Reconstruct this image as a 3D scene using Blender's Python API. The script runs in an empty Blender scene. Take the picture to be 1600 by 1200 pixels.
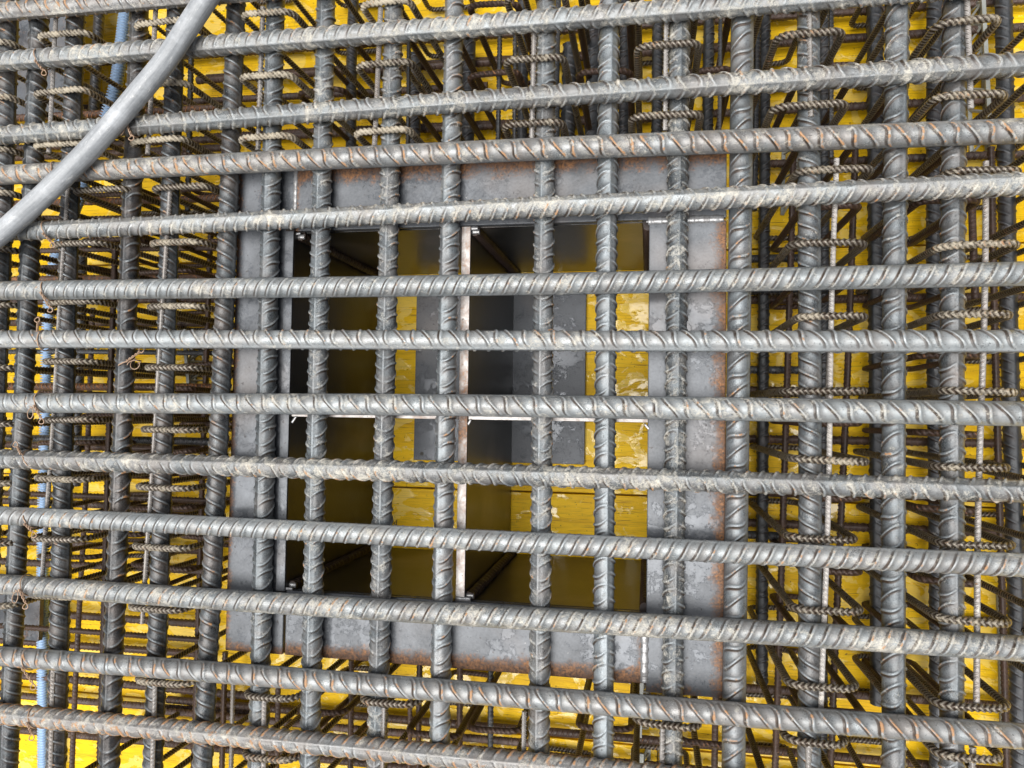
import bpy, bmesh, math, random
import numpy as np
from mathutils import Vector, Matrix
R = math.radians
SC = bpy.context.scene
COL = SC.collection
rng = random.Random(7)
nrg = np.random.default_rng(11)

# ------------------------------------------------------------------ camera
F = 1150.0                       # focal length in photo pixels (photo 1600 x 1200)
W_ROT = np.radians([-2.14, 10.41, 0.641])
ZC = 1.528                       # lens height above the yellow panels
def rodr(w):
    th = np.linalg.norm(w); k = w / th
    K = np.array([[0, -k[2], k[1]], [k[2], 0, -k[0]], [-k[1], k[0], 0]])
    return np.eye(3) + math.sin(th) * K + (1 - math.cos(th)) * K @ K
RC = rodr(W_ROT)                 # rows: camera right / down / forward, in (x, -y, -z)
cam_d = bpy.data.cameras.new('camera'); cam = bpy.data.objects.new('camera', cam_d); COL.objects.link(cam)
cam_d.sensor_fit = 'HORIZONTAL'; cam_d.sensor_width = 36.0; cam_d.lens = 36.0 * F / 1600.0
cam_d.clip_start = 0.02; cam_d.clip_end = 500
fl = np.array([1, -1, -1.0])
right, up, back = RC[0] * fl, -RC[1] * fl, -RC[2] * fl
M = Matrix(((right[0], up[0], back[0], 0), (right[1], up[1], back[1], 0), (right[2], up[2], back[2], ZC), (0, 0, 0, 1)))
cam.matrix_world = M
SC.camera = cam

def at(px, py, z):
    """photo pixel -> point of the horizontal plane at height z"""
    d = np.array([(px - 800) / F, (py - 600) / F, 1.0]) @ RC
    t = (ZC - z) / d[2]
    return Vector((d[0] * t, -d[1] * t, z))

# ------------------------------------------------------------------ light
SUN_EL, SUN_AZ = R(80), R(235)
w = bpy.data.worlds.new('World'); SC.world = w; w.use_nodes = True
nt = w.node_tree; nt.nodes.clear()
sky = nt.nodes.new('ShaderNodeTexSky'); sky.sky_type = 'NISHITA'; sky.sun_disc = False
sky.sun_elevation = SUN_EL; sky.sun_rotation = SUN_AZ; sky.air_density = 1.0; sky.dust_density = 4.0; sky.ozone_density = 0.6
bg = nt.nodes.new('ShaderNodeBackground'); bg.inputs['Strength'].default_value = 0.055
wo = nt.nodes.new('ShaderNodeOutputWorld')
bw = nt.nodes.new('ShaderNodeRGBToBW'); mx = nt.nodes.new('ShaderNodeMix'); mx.data_type = 'RGBA'; mx.inputs[0].default_value = 0.72   # overcast: mostly grey
nt.links.new(sky.outputs[0], bw.inputs[0]); nt.links.new(sky.outputs[0], mx.inputs[6]); nt.links.new(bw.outputs[0], mx.inputs[7])
nt.links.new(mx.outputs[2], bg.inputs[0]); nt.links.new(bg.outputs[0], wo.inputs[0])
sd = bpy.data.lights.new('sun', 'SUN'); sd.energy = 2.0; sd.angle = R(46); sd.color = (1, 0.985, 0.96)
sun = bpy.data.objects.new('sun', sd); COL.objects.link(sun)
sdir = Vector((math.sin(SUN_AZ) * math.cos(SUN_EL), math.cos(SUN_AZ) * math.cos(SUN_EL), math.sin(SUN_EL)))
sun.rotation_euler = sdir.to_track_quat('Z', 'Y').to_euler()
SC.view_settings.view_transform = 'Standard'; SC.view_settings.look = 'None'
SC.view_settings.exposure = 1.27; SC.view_settings.gamma = 1.0
SC.render.engine = 'CYCLES'
SC.cycles.max_bounces = 8; SC.cycles.diffuse_bounces = 4; SC.cycles.glossy_bounces = 4

# ------------------------------------------------------------------ heights (metres above the panels)
Z_H, Z_V, Z_ST, Z_LINK, Z_PLATE = 0.4495, 0.4165, 0.4395, 0.431, 0.400

# ------------------------------------------------------------------ naming helpers
def tag(o, label=None, cat=None, group=None, kind=None):
    if label: o['label'] = label
    if cat: o['category'] = cat
    if group: o['group'] = group
    if kind: o['kind'] = kind
    return o
ORD = ['first', 'second', 'third', 'fourth', 'fifth', 'sixth', 'seventh', 'eighth', 'ninth', 'tenth', 'eleventh', 'twelfth',
       'thirteenth', 'fourteenth', 'fifteenth', 'sixteenth', 'seventeenth', 'eighteenth', 'nineteenth', 'twentieth']
def link(name, me, mat=None, parent=None):
    o = bpy.data.objects.new(name, me); COL.objects.link(o)
    if mat and not me.materials: me.materials.append(mat)
    elif mat and me.materials[0] != mat: o.material_slots[0].link = 'OBJECT'; o.material_slots[0].material = mat
    if parent: o.parent = parent
    return o
def look(o, dust=0.3, rust=0.3, tone=0.5):
    o['dust'] = dust; o['rust'] = rust; o['tone'] = tone
    return o

# ------------------------------------------------------------------ materials
class NT:
    def __init__(s, name):
        s.m = bpy.data.materials.new(name); s.m.use_nodes = True
        s.t = s.m.node_tree; s.t.nodes.clear()
        s.out = s.n('ShaderNodeOutputMaterial'); s.b = s.n('ShaderNodeBsdfPrincipled')
        s.l(s.b.outputs[0], s.out.inputs[0])
    def n(s, k, **kw):
        x = s.t.nodes.new(k)
        for a, v in kw.items(): setattr(x, a, v)
        return x
    def l(s, a, b): s.t.links.new(a, b)
    def put(s, inp, v):
        if hasattr(v, 'is_output'): s.l(v, inp)
        elif isinstance(v, (tuple, list)) and len(v) == 3 and inp.type == 'RGBA': inp.default_value = (*v, 1)
        else: inp.default_value = v
    def math(s, op, a, b=0.0, c=0.0, clamp=False):
        x = s.n('ShaderNodeMath', operation=op, use_clamp=clamp)
        for i, v in enumerate((a, b, c)): s.put(x.inputs[i], v)
        return x.outputs[0]
    def mix(s, f, a, b):
        x = s.n('ShaderNodeMix', data_type='RGBA')
        s.put(x.inputs[0], f); s.put(x.inputs[6], a); s.put(x.inputs[7], b)
        return x.outputs[2]
    def noise(s, vec, scale, detail=4, rough=0.55, dist=0.0):
        x = s.n('ShaderNodeTexNoise'); s.l(vec, x.inputs['Vector'])
        x.inputs['Scale'].default_value = scale; x.inputs['Detail'].default_value = detail
        x.inputs['Roughness'].default_value = rough; x.inputs['Distortion'].default_value = dist
        return x.outputs[0]
    def ramp(s, v, lo, hi, a=0.0, b=1.0):
        x = s.n('ShaderNodeMapRange', clamp=True)
        s.put(x.inputs[0], v); s.put(x.inputs[1], lo); s.put(x.inputs[2], hi); s.put(x.inputs[3], a); s.put(x.inputs[4], b)
        return x.outputs[0]
    def attr(s, name, kind='GEOMETRY', out=2):
        x = s.n('ShaderNodeAttribute', attribute_name=name, attribute_type=kind); return x.outputs[out]
    def scale(s, v, sc):
        x = s.n('ShaderNodeVectorMath', operation='MULTIPLY'); s.l(v, x.inputs[0]); x.inputs[1].default_value = sc
        return x.outputs[0]
    def offset(s, v):
        oi = s.n('ShaderNodeObjectInfo')
        x = s.n('ShaderNodeVectorMath', operation='SCALE'); x.inputs[0].default_value = (13.7, 7.1, 9.3); s.l(oi.outputs['Random'], x.inputs['Scale'])
        y = s.n('ShaderNodeVectorMath', operation='ADD'); s.l(v, y.inputs[0]); s.l(x.outputs[0], y.inputs[1])
        return y.outputs[0]
    def objco(s):
        return s.n('ShaderNodeTexCoord').outputs['Object']
    def bump(s, h, strength, dist):
        x = s.n('ShaderNodeBump'); x.inputs['Strength'].default_value = strength; x.inputs['Distance'].default_value = dist
        s.l(h, x.inputs['Height']); s.l(x.outputs[0], s.b.inputs['Normal'])
    def set(s, **kw):
        for k, v in kw.items(): s.put(s.b.inputs[k.replace('_', ' ')], v)
        return s.m

def m_bar(name, dark, light, rustc, dustc, metal, rough, blotch=45, ribw=0.35):
    t = NT(name); P = t.offset(t.attr('uvw', out=1))
    dust, rust, tone = (t.attr(k, 'OBJECT') for k in ('dust', 'rust', 'tone'))
    rib, flank = t.attr('rib'), t.attr('flank')
    n1 = t.noise(P, blotch, 5, 0.6); n2 = t.noise(P, 480, 5, 0.72); n3 = t.noise(P, 9, 3)
    nd = t.noise(P, 70, 6, 0.72, 0.4); nr = t.noise(P, 100, 5, 0.65)
    k = t.math('ADD', t.math('MULTIPLY', n1, 0.8), t.math('MULTIPLY', n3, 0.5))
    k = t.math('ADD', k, t.math('MULTIPLY_ADD', n2, 0.75, -0.2))
    k = t.math('ADD', k, t.math('MULTIPLY', tone, 0.9))
    c = t.mix(t.ramp(k, 0.82, 1.60), dark, light)
    c = t.mix(t.ramp(t.math('MULTIPLY_ADD', rust, 0.5, t.math('MULTIPLY_ADD', n1, 0.5, t.noise(P, 17, 4, 0.6))), 0.84, 1.2, 0, 0.45), c, tuple(0.35 * a + 0.35 * b for a, b in zip(rustc, light)))
    pit = t.ramp(t.noise(P, 260, 3, 0.6), 0.62, 0.70)
    c = t.mix(t.math('MULTIPLY', pit, 0.6), c, tuple(0.5 * x for x in dark))
    c = t.mix(t.math('MULTIPLY', rib, t.math('MULTIPLY', n2, 2 * ribw, clamp=True), clamp=True), c, tuple(min(1, x * 1.45) for x in light))
    c = t.mix(t.math('MULTIPLY', flank, t.ramp(n1, 0.3, 0.6, 0.55, 1.0)), c, tuple(0.10 * a + 0.3 * b for a, b in zip(rustc, dark)))  # rust dirt along the rib flanks, with the ribs' shadow lines painted in
    # cement dust, heaviest on hoop tops, also painting them lit against shaded legs
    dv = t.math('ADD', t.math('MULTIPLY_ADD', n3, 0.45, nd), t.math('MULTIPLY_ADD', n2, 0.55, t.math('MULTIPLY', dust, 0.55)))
    dv = t.math('ADD', dv, t.math('MULTIPLY_ADD', rib, 0.06, t.math('MULTIPLY', t.attr('dusty_lit_top'), 0.14)))
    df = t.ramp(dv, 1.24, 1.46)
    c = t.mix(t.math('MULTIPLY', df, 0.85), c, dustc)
    # rust bloom, mostly on the ribs
    rv = t.math('ADD', t.math('MULTIPLY_ADD', n3, 0.35, nr), t.math('MULTIPLY_ADD', rib, 0.26, t.math('MULTIPLY', rust, 0.45)))
    rf = t.ramp(rv, 1.11, 1.22)
    c = t.mix(t.math('MULTIPLY', rf, 0.8), c, t.mix(n2, tuple(0.6 * x for x in rustc), tuple(min(1, x * 1.7) for x in rustc)))
    cov = t.math('MAXIMUM', df, rf)
    ro = t.math('MULTIPLY_ADD', cov, 0.3, t.ramp(t.math('MULTIPLY_ADD', n2, 0.5, n1), 0.6, 0.95, rough - 0.16, rough + 0.14))
    t.bump(t.math('ADD', n2, t.math('MULTIPLY', cov, 0.7)), 0.6, 0.0009)
    return t.set(Base_Color=c, Roughness=ro, Metallic=t.math('MULTIPLY_ADD', cov, -metal, metal))

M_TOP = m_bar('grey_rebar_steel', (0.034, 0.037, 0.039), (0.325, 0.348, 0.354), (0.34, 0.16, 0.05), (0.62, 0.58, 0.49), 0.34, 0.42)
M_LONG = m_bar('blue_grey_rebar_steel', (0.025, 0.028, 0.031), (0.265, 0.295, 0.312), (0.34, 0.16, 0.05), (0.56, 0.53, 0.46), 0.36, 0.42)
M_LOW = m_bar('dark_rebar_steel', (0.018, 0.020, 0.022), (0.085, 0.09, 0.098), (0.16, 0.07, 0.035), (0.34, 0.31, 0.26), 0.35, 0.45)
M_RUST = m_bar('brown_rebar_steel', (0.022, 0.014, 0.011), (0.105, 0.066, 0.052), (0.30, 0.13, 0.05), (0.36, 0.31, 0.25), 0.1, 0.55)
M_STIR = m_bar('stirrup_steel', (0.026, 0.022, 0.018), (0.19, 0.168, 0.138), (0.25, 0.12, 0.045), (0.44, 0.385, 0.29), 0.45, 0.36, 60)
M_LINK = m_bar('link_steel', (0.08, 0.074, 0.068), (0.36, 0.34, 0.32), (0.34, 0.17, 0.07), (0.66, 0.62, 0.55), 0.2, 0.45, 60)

def m_plate(name, dark, light, wetness=0.5, dry_rough=0.26):
    t = NT(name); P = t.offset(t.objco()); e = t.attr('edge_rust')
    n1 = t.noise(P, 14, 6, 0.6); n2 = t.noise(P, 260, 4, 0.6); n3 = t.noise(P, 45, 6, 0.68, 0.5); n4 = t.noise(P, 5, 3)
    c = t.mix(t.ramp(t.math('MULTIPLY_ADD', n2, 0.4, n1), 0.45, 1.0), dark, light)
    c = t.mix(t.ramp(n4, 0.55, 0.75, 0, 0.3), c, (0.36, 0.30, 0.26))
    rv = t.math('ADD', t.math('MULTIPLY', e, 0.75), t.math('MULTIPLY_ADD', n2, 0.25, t.math('MULTIPLY', n3, 0.75)))
    rf = t.ramp(rv, 0.80, 1.04)
    rc = t.mix(t.ramp(n2, 0.35, 0.65), (0.055, 0.030, 0.018), t.mix(t.ramp(n3, 0.4, 0.65), (0.16, 0.075, 0.035), (0.34, 0.15, 0.05)))
    c = t.mix(t.math('MULTIPLY', rf, 0.9), c, rc)
    pit = t.ramp(t.noise(P, 150, 2, 0.4), 0.70, 0.74)
    c = t.mix(t.math('MULTIPLY', pit, 0.8), c, (0.04, 0.035, 0.035))
    sp = t.ramp(t.noise(P, 95, 5, 0.75, 1.0), 0.69, 0.73)
    c = t.mix(t.math('MULTIPLY', sp, 0.6), c, (0.62, 0.60, 0.56))
    wet = t.ramp(t.math('ADD', t.noise(P, 60, 8, 0.78, 0.3), t.math('MULTIPLY', t.noise(P, 9, 2), 0.8)), 1.04 - 0.1 * wetness, 1.055 - 0.1 * wetness)
    dry = t.math('SUBTRACT', 1.0, wet)
    t.bump(t.math('MULTIPLY', t.math('ADD', n2, rf), dry), 0.35, 0.0008)
    return t.set(Base_Color=c, Roughness=t.math('MULTIPLY_ADD', rf, 0.25, t.math('MULTIPLY_ADD', dry, dry_rough, 0.20)), Specular_IOR_Level=t.math('MULTIPLY_ADD', dry, 0.22, 0.22), Metallic=t.math('MULTIPLY_ADD', rf, -0.15, 0.15))
M_PLATE = m_plate('mill_scale_plate', (0.046, 0.050, 0.056), (0.150, 0.160, 0.175), 0.8)
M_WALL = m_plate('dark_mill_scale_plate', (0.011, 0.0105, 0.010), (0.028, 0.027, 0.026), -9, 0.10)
M_FLOORPL = m_plate('slate_coloured_plate', (0.06, 0.065, 0.075), (0.12, 0.13, 0.145), 1.3)
M_EDGE = m_plate('speckled_cut_edge', (0.36, 0.33, 0.31), (0.72, 0.69, 0.66), -9)

def m_panel():
    t = NT('yellow_formwork_panel'); o = t.offset(t.objco())
    P = o; G = t.scale(o, (1.0, 9.0, 1.0)); G2 = t.scale(o, (2.0, 60.0, 1.0))
    g1 = t.noise(G, 6, 6, 0.6, 0.6); g2 = t.noise(G2, 8, 4, 0.6, 0.3); n1 = t.noise(P, 9, 5, 0.6); n2 = t.noise(P, 300, 3, 0.6)
    c = t.mix(t.ramp(t.math('MULTIPLY_ADD', g2, 0.6, g1), 0.6, 1.1), (0.70, 0.40, 0.0012), (0.98, 0.635, 0.002))
    c = t.mix(t.ramp(g2, 0.54, 0.66, 0, 0.85), c, (0.30, 0.16, 0.008))
    c = t.mix(t.ramp(n1, 0.58, 0.8, 0, 0.4), c, (0.42, 0.26, 0.02))
    # grime spots and splashes
    st = t.math('MULTIPLY', t.ramp(t.noise(P, 13, 6, 0.75, 0.7), 0.61, 0.70), t.ramp(t.noise(P, 120, 4, 0.7), 0.40, 0.58))
    c = t.mix(t.math('MULTIPLY', st, 0.8), c, (0.05, 0.04, 0.025))
    sp = t.math('MAXIMUM', t.ramp(t.noise(P, 130, 3, 0.65), 0.655, 0.70), t.ramp(t.noise(P, 42, 3, 0.6), 0.72, 0.75))
    c = t.mix(t.math('MULTIPLY', sp, 0.75), c, (0.07, 0.042, 0.012))
    wetn = t.math('MULTIPLY_ADD', n2, 0.05, t.noise(t.scale(o, (1, 1.5, 1)), 14, 5, 0.6, 1.2))
    wet = t.ramp(wetn, 0.555, 0.57)
    film = t.ramp(wetn, 0.545, 0.605)          # thin film of cement water standing on the panel
    c = t.mix(t.math('MULTIPLY', wet, 0.5), c, (0.92, 0.70, 0.20))  # wet patches paled: sky reflection painted in over the film's own tint
    dry = t.math('SUBTRACT', 1.0, wet)
    t.bump(t.math('MULTIPLY_ADD', film, 0.6, t.math('MULTIPLY', t.math('ADD', g2, t.math('MULTIPLY', n2, 0.5)), dry)), 0.5, 0.0010)
    return t.set(Base_Color=c, Roughness=t.math('MULTIPLY_ADD', dry, 0.42, 0.05), Specular_IOR_Level=t.math('MULTIPLY_ADD', dry, -0.15, 0.35))
M_PANEL = m_panel()

def m_plain(name, a, b, rough, scale=60, metal=0.0, streak=None):
    t = NT(name); P = t.offset(t.attr('uvw', out=1) if streak else t.objco())
    n = t.noise(t.scale(P, streak) if streak else P, scale, 5, 0.65); n2 = t.noise(P, 220, 4, 0.6)
    c = t.mix(t.ramp(t.math('MULTIPLY_ADD', n2, 0.3, n), 0.4, 0.95), a, b)
    if streak:
        s = t.ramp(t.noise(t.scale(P, (0.35, 1, 1)), 130, 5, 0.75, 0.6), 0.60, 0.66)
        c = t.mix(t.math('MULTIPLY', s, 0.65), c, (0.62, 0.62, 0.60))
        l = t.ramp(t.noise(P, 25, 5, 0.65), 0.5, 0.75); c = t.mix(t.math('MULTIPLY', l, 0.5), c, tuple(min(1, 1.5 * x) for x in b))
    t.bump(n2, 0.3, 0.0006)
    return t.set(Base_Color=c, Roughness=rough, Metallic=metal)
M_HOSE = m_plain('scuffed_grey_hose', (0.17, 0.18, 0.19), (0.42, 0.435, 0.45), 0.46, 170, 0, (0.06, 1, 1))
M_BLUE = m_plain('pale_blue_plastic', (0.27, 0.40, 0.58), (0.40, 0.54, 0.74), 0.38, 20)
M_TIE = m_plain('tie_wire_steel', (0.26, 0.15, 0.09), (0.50, 0.36, 0.25), 0.5, 160)
M_SPACER = m_plain('grey_spacer_plastic', (0.22, 0.23, 0.21), (0.36, 0.37, 0.34), 0.5, 40)
M_WELD = m_plain('weld_metal', (0.14, 0.13, 0.125), (0.42, 0.43, 0.44), 0.34, 150, 0.4)
M_INK = m_plain('black_print', (0.02, 0.017, 0.01), (0.035, 0.03, 0.02), 0.6)
M_INKB = m_plain('brown_print', (0.16, 0.09, 0.02), (0.22, 0.12, 0.03), 0.6)
M_GROUND = m_plain('concrete_ground', (0.20, 0.19, 0.18), (0.30, 0.29, 0.27), 0.8, 6)
M_PLY = m_plain('raw_timber_edge', (0.22, 0.15, 0.08), (0.36, 0.26, 0.15), 0.7, 40)

# ------------------------------------------------------------------ mesh helpers
def mesh_np(name, V, Q, uvw=None, rib=None, flank=None, smooth=True, tris=None):
    me = bpy.data.meshes.new(name)
    faces = Q if isinstance(Q, list) else Q.tolist()
    if tris: faces = faces + tris
    me.from_pydata([tuple(v) for v in V.tolist()], [], faces)
    for nm, a in (('rib', rib), ('flank', flank)):
        if a is not None:
            x = me.attributes.new(nm, 'FLOAT', 'POINT'); x.data.foreach_set('value', a.astype(np.float32).ravel())
    if uvw is not None:
        x = me.attributes.new('uvw', 'FLOAT_VECTOR', 'POINT'); x.data.foreach_set('vector', uvw.astype(np.float32).ravel())
    if smooth: me.polygons.foreach_set('use_smooth', [True] * len(me.polygons))
    if tris: me.polygons.foreach_set('use_smooth', [smooth] * (len(me.polygons) - len(tris)) + [False] * len(tris))
    me.update()
    return me

class Path:
    """polyline with arc length and parallel-transported frames"""
    def __init__(s, pts, n1=(0, 1, 0)):
        p = np.array(pts, float); s.p = p
        d = np.linalg.norm(np.diff(p, axis=0), axis=1); s.s = np.r_[0, np.cumsum(d)]; s.L = s.s[-1]
        T = np.gradient(p, axis=0); T /= np.linalg.norm(T, axis=1)[:, None]; s.T = T
        n = np.array(n1, float); N = []
        for t in T:
            n = n - t * (n @ t); n /= np.linalg.norm(n); N.append(n.copy())
        s.N = np.array(N); s.B = np.cross(T, s.N)
    def ev(s, q):
        f = lambda A: np.stack([np.interp(q, s.s, A[:, i]) for i in range(3)], -1)
        return f(s.p), f(s.N), f(s.B)

def swept(name, path, S, rad, th, rib=None, flank=None, dusty_lit_top=None):
    """S, rad: rows x columns of arc length and radius; th: angle per column; ends capped"""
    nr, nc = S.shape
    P, N, B = path.ev(np.clip(S, 0, path.L).ravel())
    TH = np.broadcast_to(th, (nr, nc)).ravel(); Rr = rad.ravel()[:, None]
    cs, sn = np.cos(TH)[:, None], np.sin(TH)[:, None]
    V = P + Rr * (cs * N + sn * B)
    uvw = np.c_[S.ravel(), Rr * cs, Rr * sn]
    i = np.arange(nr - 1)[:, None] * nc; j = np.arange(nc)[None, :]; j2 = (j + 1) % nc
    Q = np.stack([i + j, i + nc + j, i + nc + j2, i + j2], -1).reshape(-1, 4)[:, ::-1]
    caps = [list(range(nc))[::-1], list(range((nr - 1) * nc, nr * nc))]
    me = mesh_np(name, V, Q, uvw, rib, flank, True, caps)
    if dusty_lit_top is not None:
        x = me.attributes.new('dusty_lit_top', 'FLOAT', 'POINT'); x.data.foreach_set('value', dusty_lit_top(V).astype(np.float32))
    return me

def rebar_mesh(path, r, pitch, h, nth=24, lean=1.15, alt=0.24, seam=0.0016, dusty_lit_top=None, fade=True, rows=((0, 0, 0), (.22, 0, .1), (.275, 0.0, .9), (.335, 0.0, 1), (.405, .45, 1), (.45, 1, .15), (.56, .95, 0), (.63, 0.25, .2), (.68, 0, .4)), seed=0):
    half = nth // 2
    a = np.linspace(0, math.pi, half + 1)
    a[1] *= 0.55; a[-2] = math.pi - a[1]
    th = np.r_[a[:-1], a[:-1] + math.pi]
    t = np.where(th <= math.pi, th / math.pi, (2 * math.pi - th) / math.pi)
    crest = np.clip(np.sin(th) ** 2, 0, 1) ** 0.30; crest[0] = 0; crest[half] = 0; crest[1] *= 0.3; crest[-1] *= 0.3; crest[half - 1] *= 0.3; crest[half + 1] *= 0.3
    if not fade: crest = np.ones_like(th)
    base = r * np.ones_like(th); base[0] += seam; base[half] += seam
    lo = -int(lean) - 2; hi = int(path.L / pitch) + int(lean) + 3
    rg = np.random.default_rng(seed)
    S, RAD, RIB, FL = [], [], [], []
    Bside = th > math.pi
    for i in range(lo, hi):
        sg = 1 if i % 2 else -1
        wob = rg.normal(0, 0.015)
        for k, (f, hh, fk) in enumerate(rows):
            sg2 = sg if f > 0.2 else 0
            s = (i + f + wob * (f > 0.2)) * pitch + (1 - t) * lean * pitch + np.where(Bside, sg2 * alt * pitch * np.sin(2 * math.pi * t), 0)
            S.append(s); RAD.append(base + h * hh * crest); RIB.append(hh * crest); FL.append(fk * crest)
    S = np.array(S); keep = ((S > -pitch * .01).any(1)) & ((S < path.L).any(1))
    idx = np.where(keep)[0]; sl = slice(max(idx[0] - 1, 0), idx[-1] + 2)
    return swept('ribbed_bar', path, S[sl], np.array(RAD)[sl], th, np.array(RIB)[sl], np.array(FL)[sl], dusty_lit_top)

def straight(L, bow=0.0, n=40, ph=0.0):
    x = np.linspace(0, L, n)
    return Path(np.c_[x - L / 2, bow * np.sin(x / L * 2 * math.pi * 1.3 + ph), bow * 0.6 * np.cos(x / L * 2 * math.pi * 0.9 + ph)])

def tube_mesh(pts, r, nc=10, n1=(0, 0, 1), name='tube', step=None):
    p = Path(pts, n1)
    s = p.s if step is None else np.linspace(0, p.L, max(2, int(p.L / step)))
    th = np.linspace(0, 2 * math.pi, nc, endpoint=False)
    S = np.repeat(s[:, None], nc, 1)
    return swept(name, p, S, np.full(S.shape, r), th)

def smooth_pts(pts, n=12):
    """Catmull-Rom through pts"""
    p = np.array(pts, float); p = np.r_[[2 * p[0] - p[1]], p, [2 * p[-1] - p[-2]]]; out = []
    for i in range(1, len(p) - 2):
        for u in np.linspace(0, 1, n, endpoint=False):
            a, b, c, d = p[i - 1], p[i], p[i + 1], p[i + 2]
            out.append(0.5 * (2 * b + (c - a) * u + (2 * a - 5 * b + 4 * c - d) * u * u + (3 * b - a - 3 * c + d) * u ** 3))
    out.append(p[-2]); return np.array(out)

def box_mesh(name, x0, x1, y0, y1, z0, z1, bev=0.0015, grid=0, edge=None):
    """bevelled box; with grid > 0 its top is a fine grid that carries an edge_rust value"""
    bm = bmesh.new()
    bmesh.ops.create_cube(bm, size=1)
    for v in bm.verts:
        v.co = ((x0 + x1) / 2 + v.co.x * (x1 - x0), (y0 + y1) / 2 + v.co.y * (y1 - y0), (z0 + z1) / 2 + v.co.z * (z1 - z0))
    if grid:
        for ax, a, b in ((0, x0, x1), (1, y0, y1)):
            n = int((b - a) / grid)
            for i in range(1, n):
                co = [0, 0, 0]; co[ax] = a + (b - a) * i / n; no = [0, 0, 0]; no[ax] = 1
                bmesh.ops.bisect_plane(bm, geom=bm.verts[:] + bm.edges[:] + bm.faces[:], plane_co=co, plane_no=no)
    if bev:
        es = [e for e in bm.edges if len(e.link_faces) == 2 and e.calc_face_angle(0) > 0.5]
        bmesh.ops.bevel(bm, geom=es, offset=bev, segments=2, affect='EDGES', profile=0.5)
    me = bpy.data.meshes.new(name); bm.to_mesh(me); bm.free()
    if edge:
        x = me.attributes.new('edge_rust', 'FLOAT', 'POINT')
        x.data.foreach_set('value', [edge(v.co.x, v.co.y) for v in me.vertices])
    return me

def strut_box(bm, p, q, wd, ht):
    p, q = Vector(p), Vector(q); d = (q - p); L = d.length; d.normalize()
    u = Vector((0, 0, 1)); s = d.cross(u).normalized() if abs(d.z) < .99 else Vector((1, 0, 0)); u = s.cross(d)
    vs = [bm.verts.new(p + d * (L * a) + s * (wd / 2 * b) + u * (ht / 2 * c)) for a in (0, 1) for b in (-1, 1) for c in (-1, 1)]
    for f in ((0, 1, 3, 2), (4, 6, 7, 5), (0, 4, 5, 1), (2, 3, 7, 6), (0, 2, 6, 4), (1, 5, 7, 3)): bm.faces.new([vs[i] for i in f])

# ------------------------------------------------------------------ setting: ground and yellow formwork deck
g = link('ground', box_mesh('ground', -30, 30, -30, 30, -0.9, -0.6, 0), M_GROUND); tag(g, kind='structure')
deck = link('formwork_deck', box_mesh('formwork_deck', -2.6, 2.2, -1.9, 1.9, -0.16, -0.029, 0), M_PLY); tag(deck, kind='structure')
y_joint = at(900, 771, 0).y
x_joint = at(590, 800, 0).x
PW, PL = 0.5, 2.0
for r_ in range(-4, 4):
    y1 = y_joint + r_ * PW
    sh = 0.0 if r_ == -1 else rng.choice([0.35, 0.9, 1.3, 0.6])
    for c_ in range(-2, 3):
        xa = x_joint + sh + (c_ - 1) * PL
        me = box_mesh('formwork_panel', -PL / 2 + 0.0012, PL / 2 - 0.0012, -PW / 2 + 0.0016, PW / 2 - 0.0016, -0.027, 0, 0.0014)
        o = link('formwork_panel', me, M_PANEL, deck)
        o.location = (xa + PL / 2, y1 + PW / 2, rng.uniform(-0.0012, 0))
def flat_text(txt, px, py, size, mat, rot, z=0.0012):
    cu = bpy.data.curves.new('print', 'FONT'); cu.body = txt; cu.size = size; cu.extrude = 0.0002; cu.align_x = 'CENTER'
    tmp = bpy.data.objects.new('tmp_text', cu); COL.objects.link(tmp)
    dg = bpy.context.evaluated_depsgraph_get(); me = bpy.data.meshes.new_from_object(tmp.evaluated_get(dg))
    bpy.data.objects.remove(tmp); me.name = 'stamped_print'
    o = link('stamped_print', me, mat, deck); o.location = at(px, py, z); o.rotation_euler = (0, 0, rot)
flat_text('8d', 615, 820, 0.016, M_INK, R(-3))
flat_text('9042', 238, 368, 0.015, M_INKB, R(-2))

# ------------------------------------------------------------------ steel frame cast in between the mats
fx0, fx1 = at(362, 650, Z_PLATE).x, at(1134, 650, Z_PLATE).x
fy1, fy0 = at(800, 244, Z_PLATE).y, at(800, 1052, Z_PLATE).y
ix0, ix1 = at(455, 600, Z_PLATE).x, at(1016, 600, Z_PLATE).x
iy1, iy0 = at(740, 353, Z_PLATE).y, at(740, 941, Z_PLATE).y
dx0, dx1 = at(717.5, 600, Z_PLATE).x, at(731.5, 600, Z_PLATE).x
dy1, dy0 = at(725, 648, Z_PLATE).y, at(725, 655.5, Z_PLATE).y
frame = bpy.data.objects.new('steel_cell_box', None); COL.objects.link(frame); frame.location = ((fx0 + fx1) / 2, (fy0 + fy1) / 2, 0)
tag(frame, 'welded grey steel plate box with four open cells under the bar grid', 'steel box')
def fpart(name, x0, x1, y0, y1, z0, z1, mat, bev=0.0015, grid=0, edge=None):
    cx, cy = frame.location.x, frame.location.y
    e = (lambda x, y: edge(x + cx, y + cy)) if edge else None
    return link(name, box_mesh(name, x0 - cx, x1 - cx, y0 - cy, y1 - cy, z0, z1, bev, grid, e), mat, frame)
T_ = 0.012; zt = Z_PLATE
lin = lambda d, wd: max(0.0, 1 - d / wd)
seam_l = at(461, 300, zt).x
seam_r = at(700, 344, zt).y
seam_r = at(1080, 343, zt).y
seam_b = at(1007, 1040, zt).x
fpart('flange_plate', fx0, seam_l - .002, fy0, fy1, zt - T_, zt, M_PLATE, .0015, .012, lambda x, y: max(0.75 * lin(x - fx0, .02), 0.8 * lin(y - fy0, .03), 0.55 * lin(abs(fy1 - .04 - y), .05) * lin(abs(x - fx0 - .05), .06)))
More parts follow.
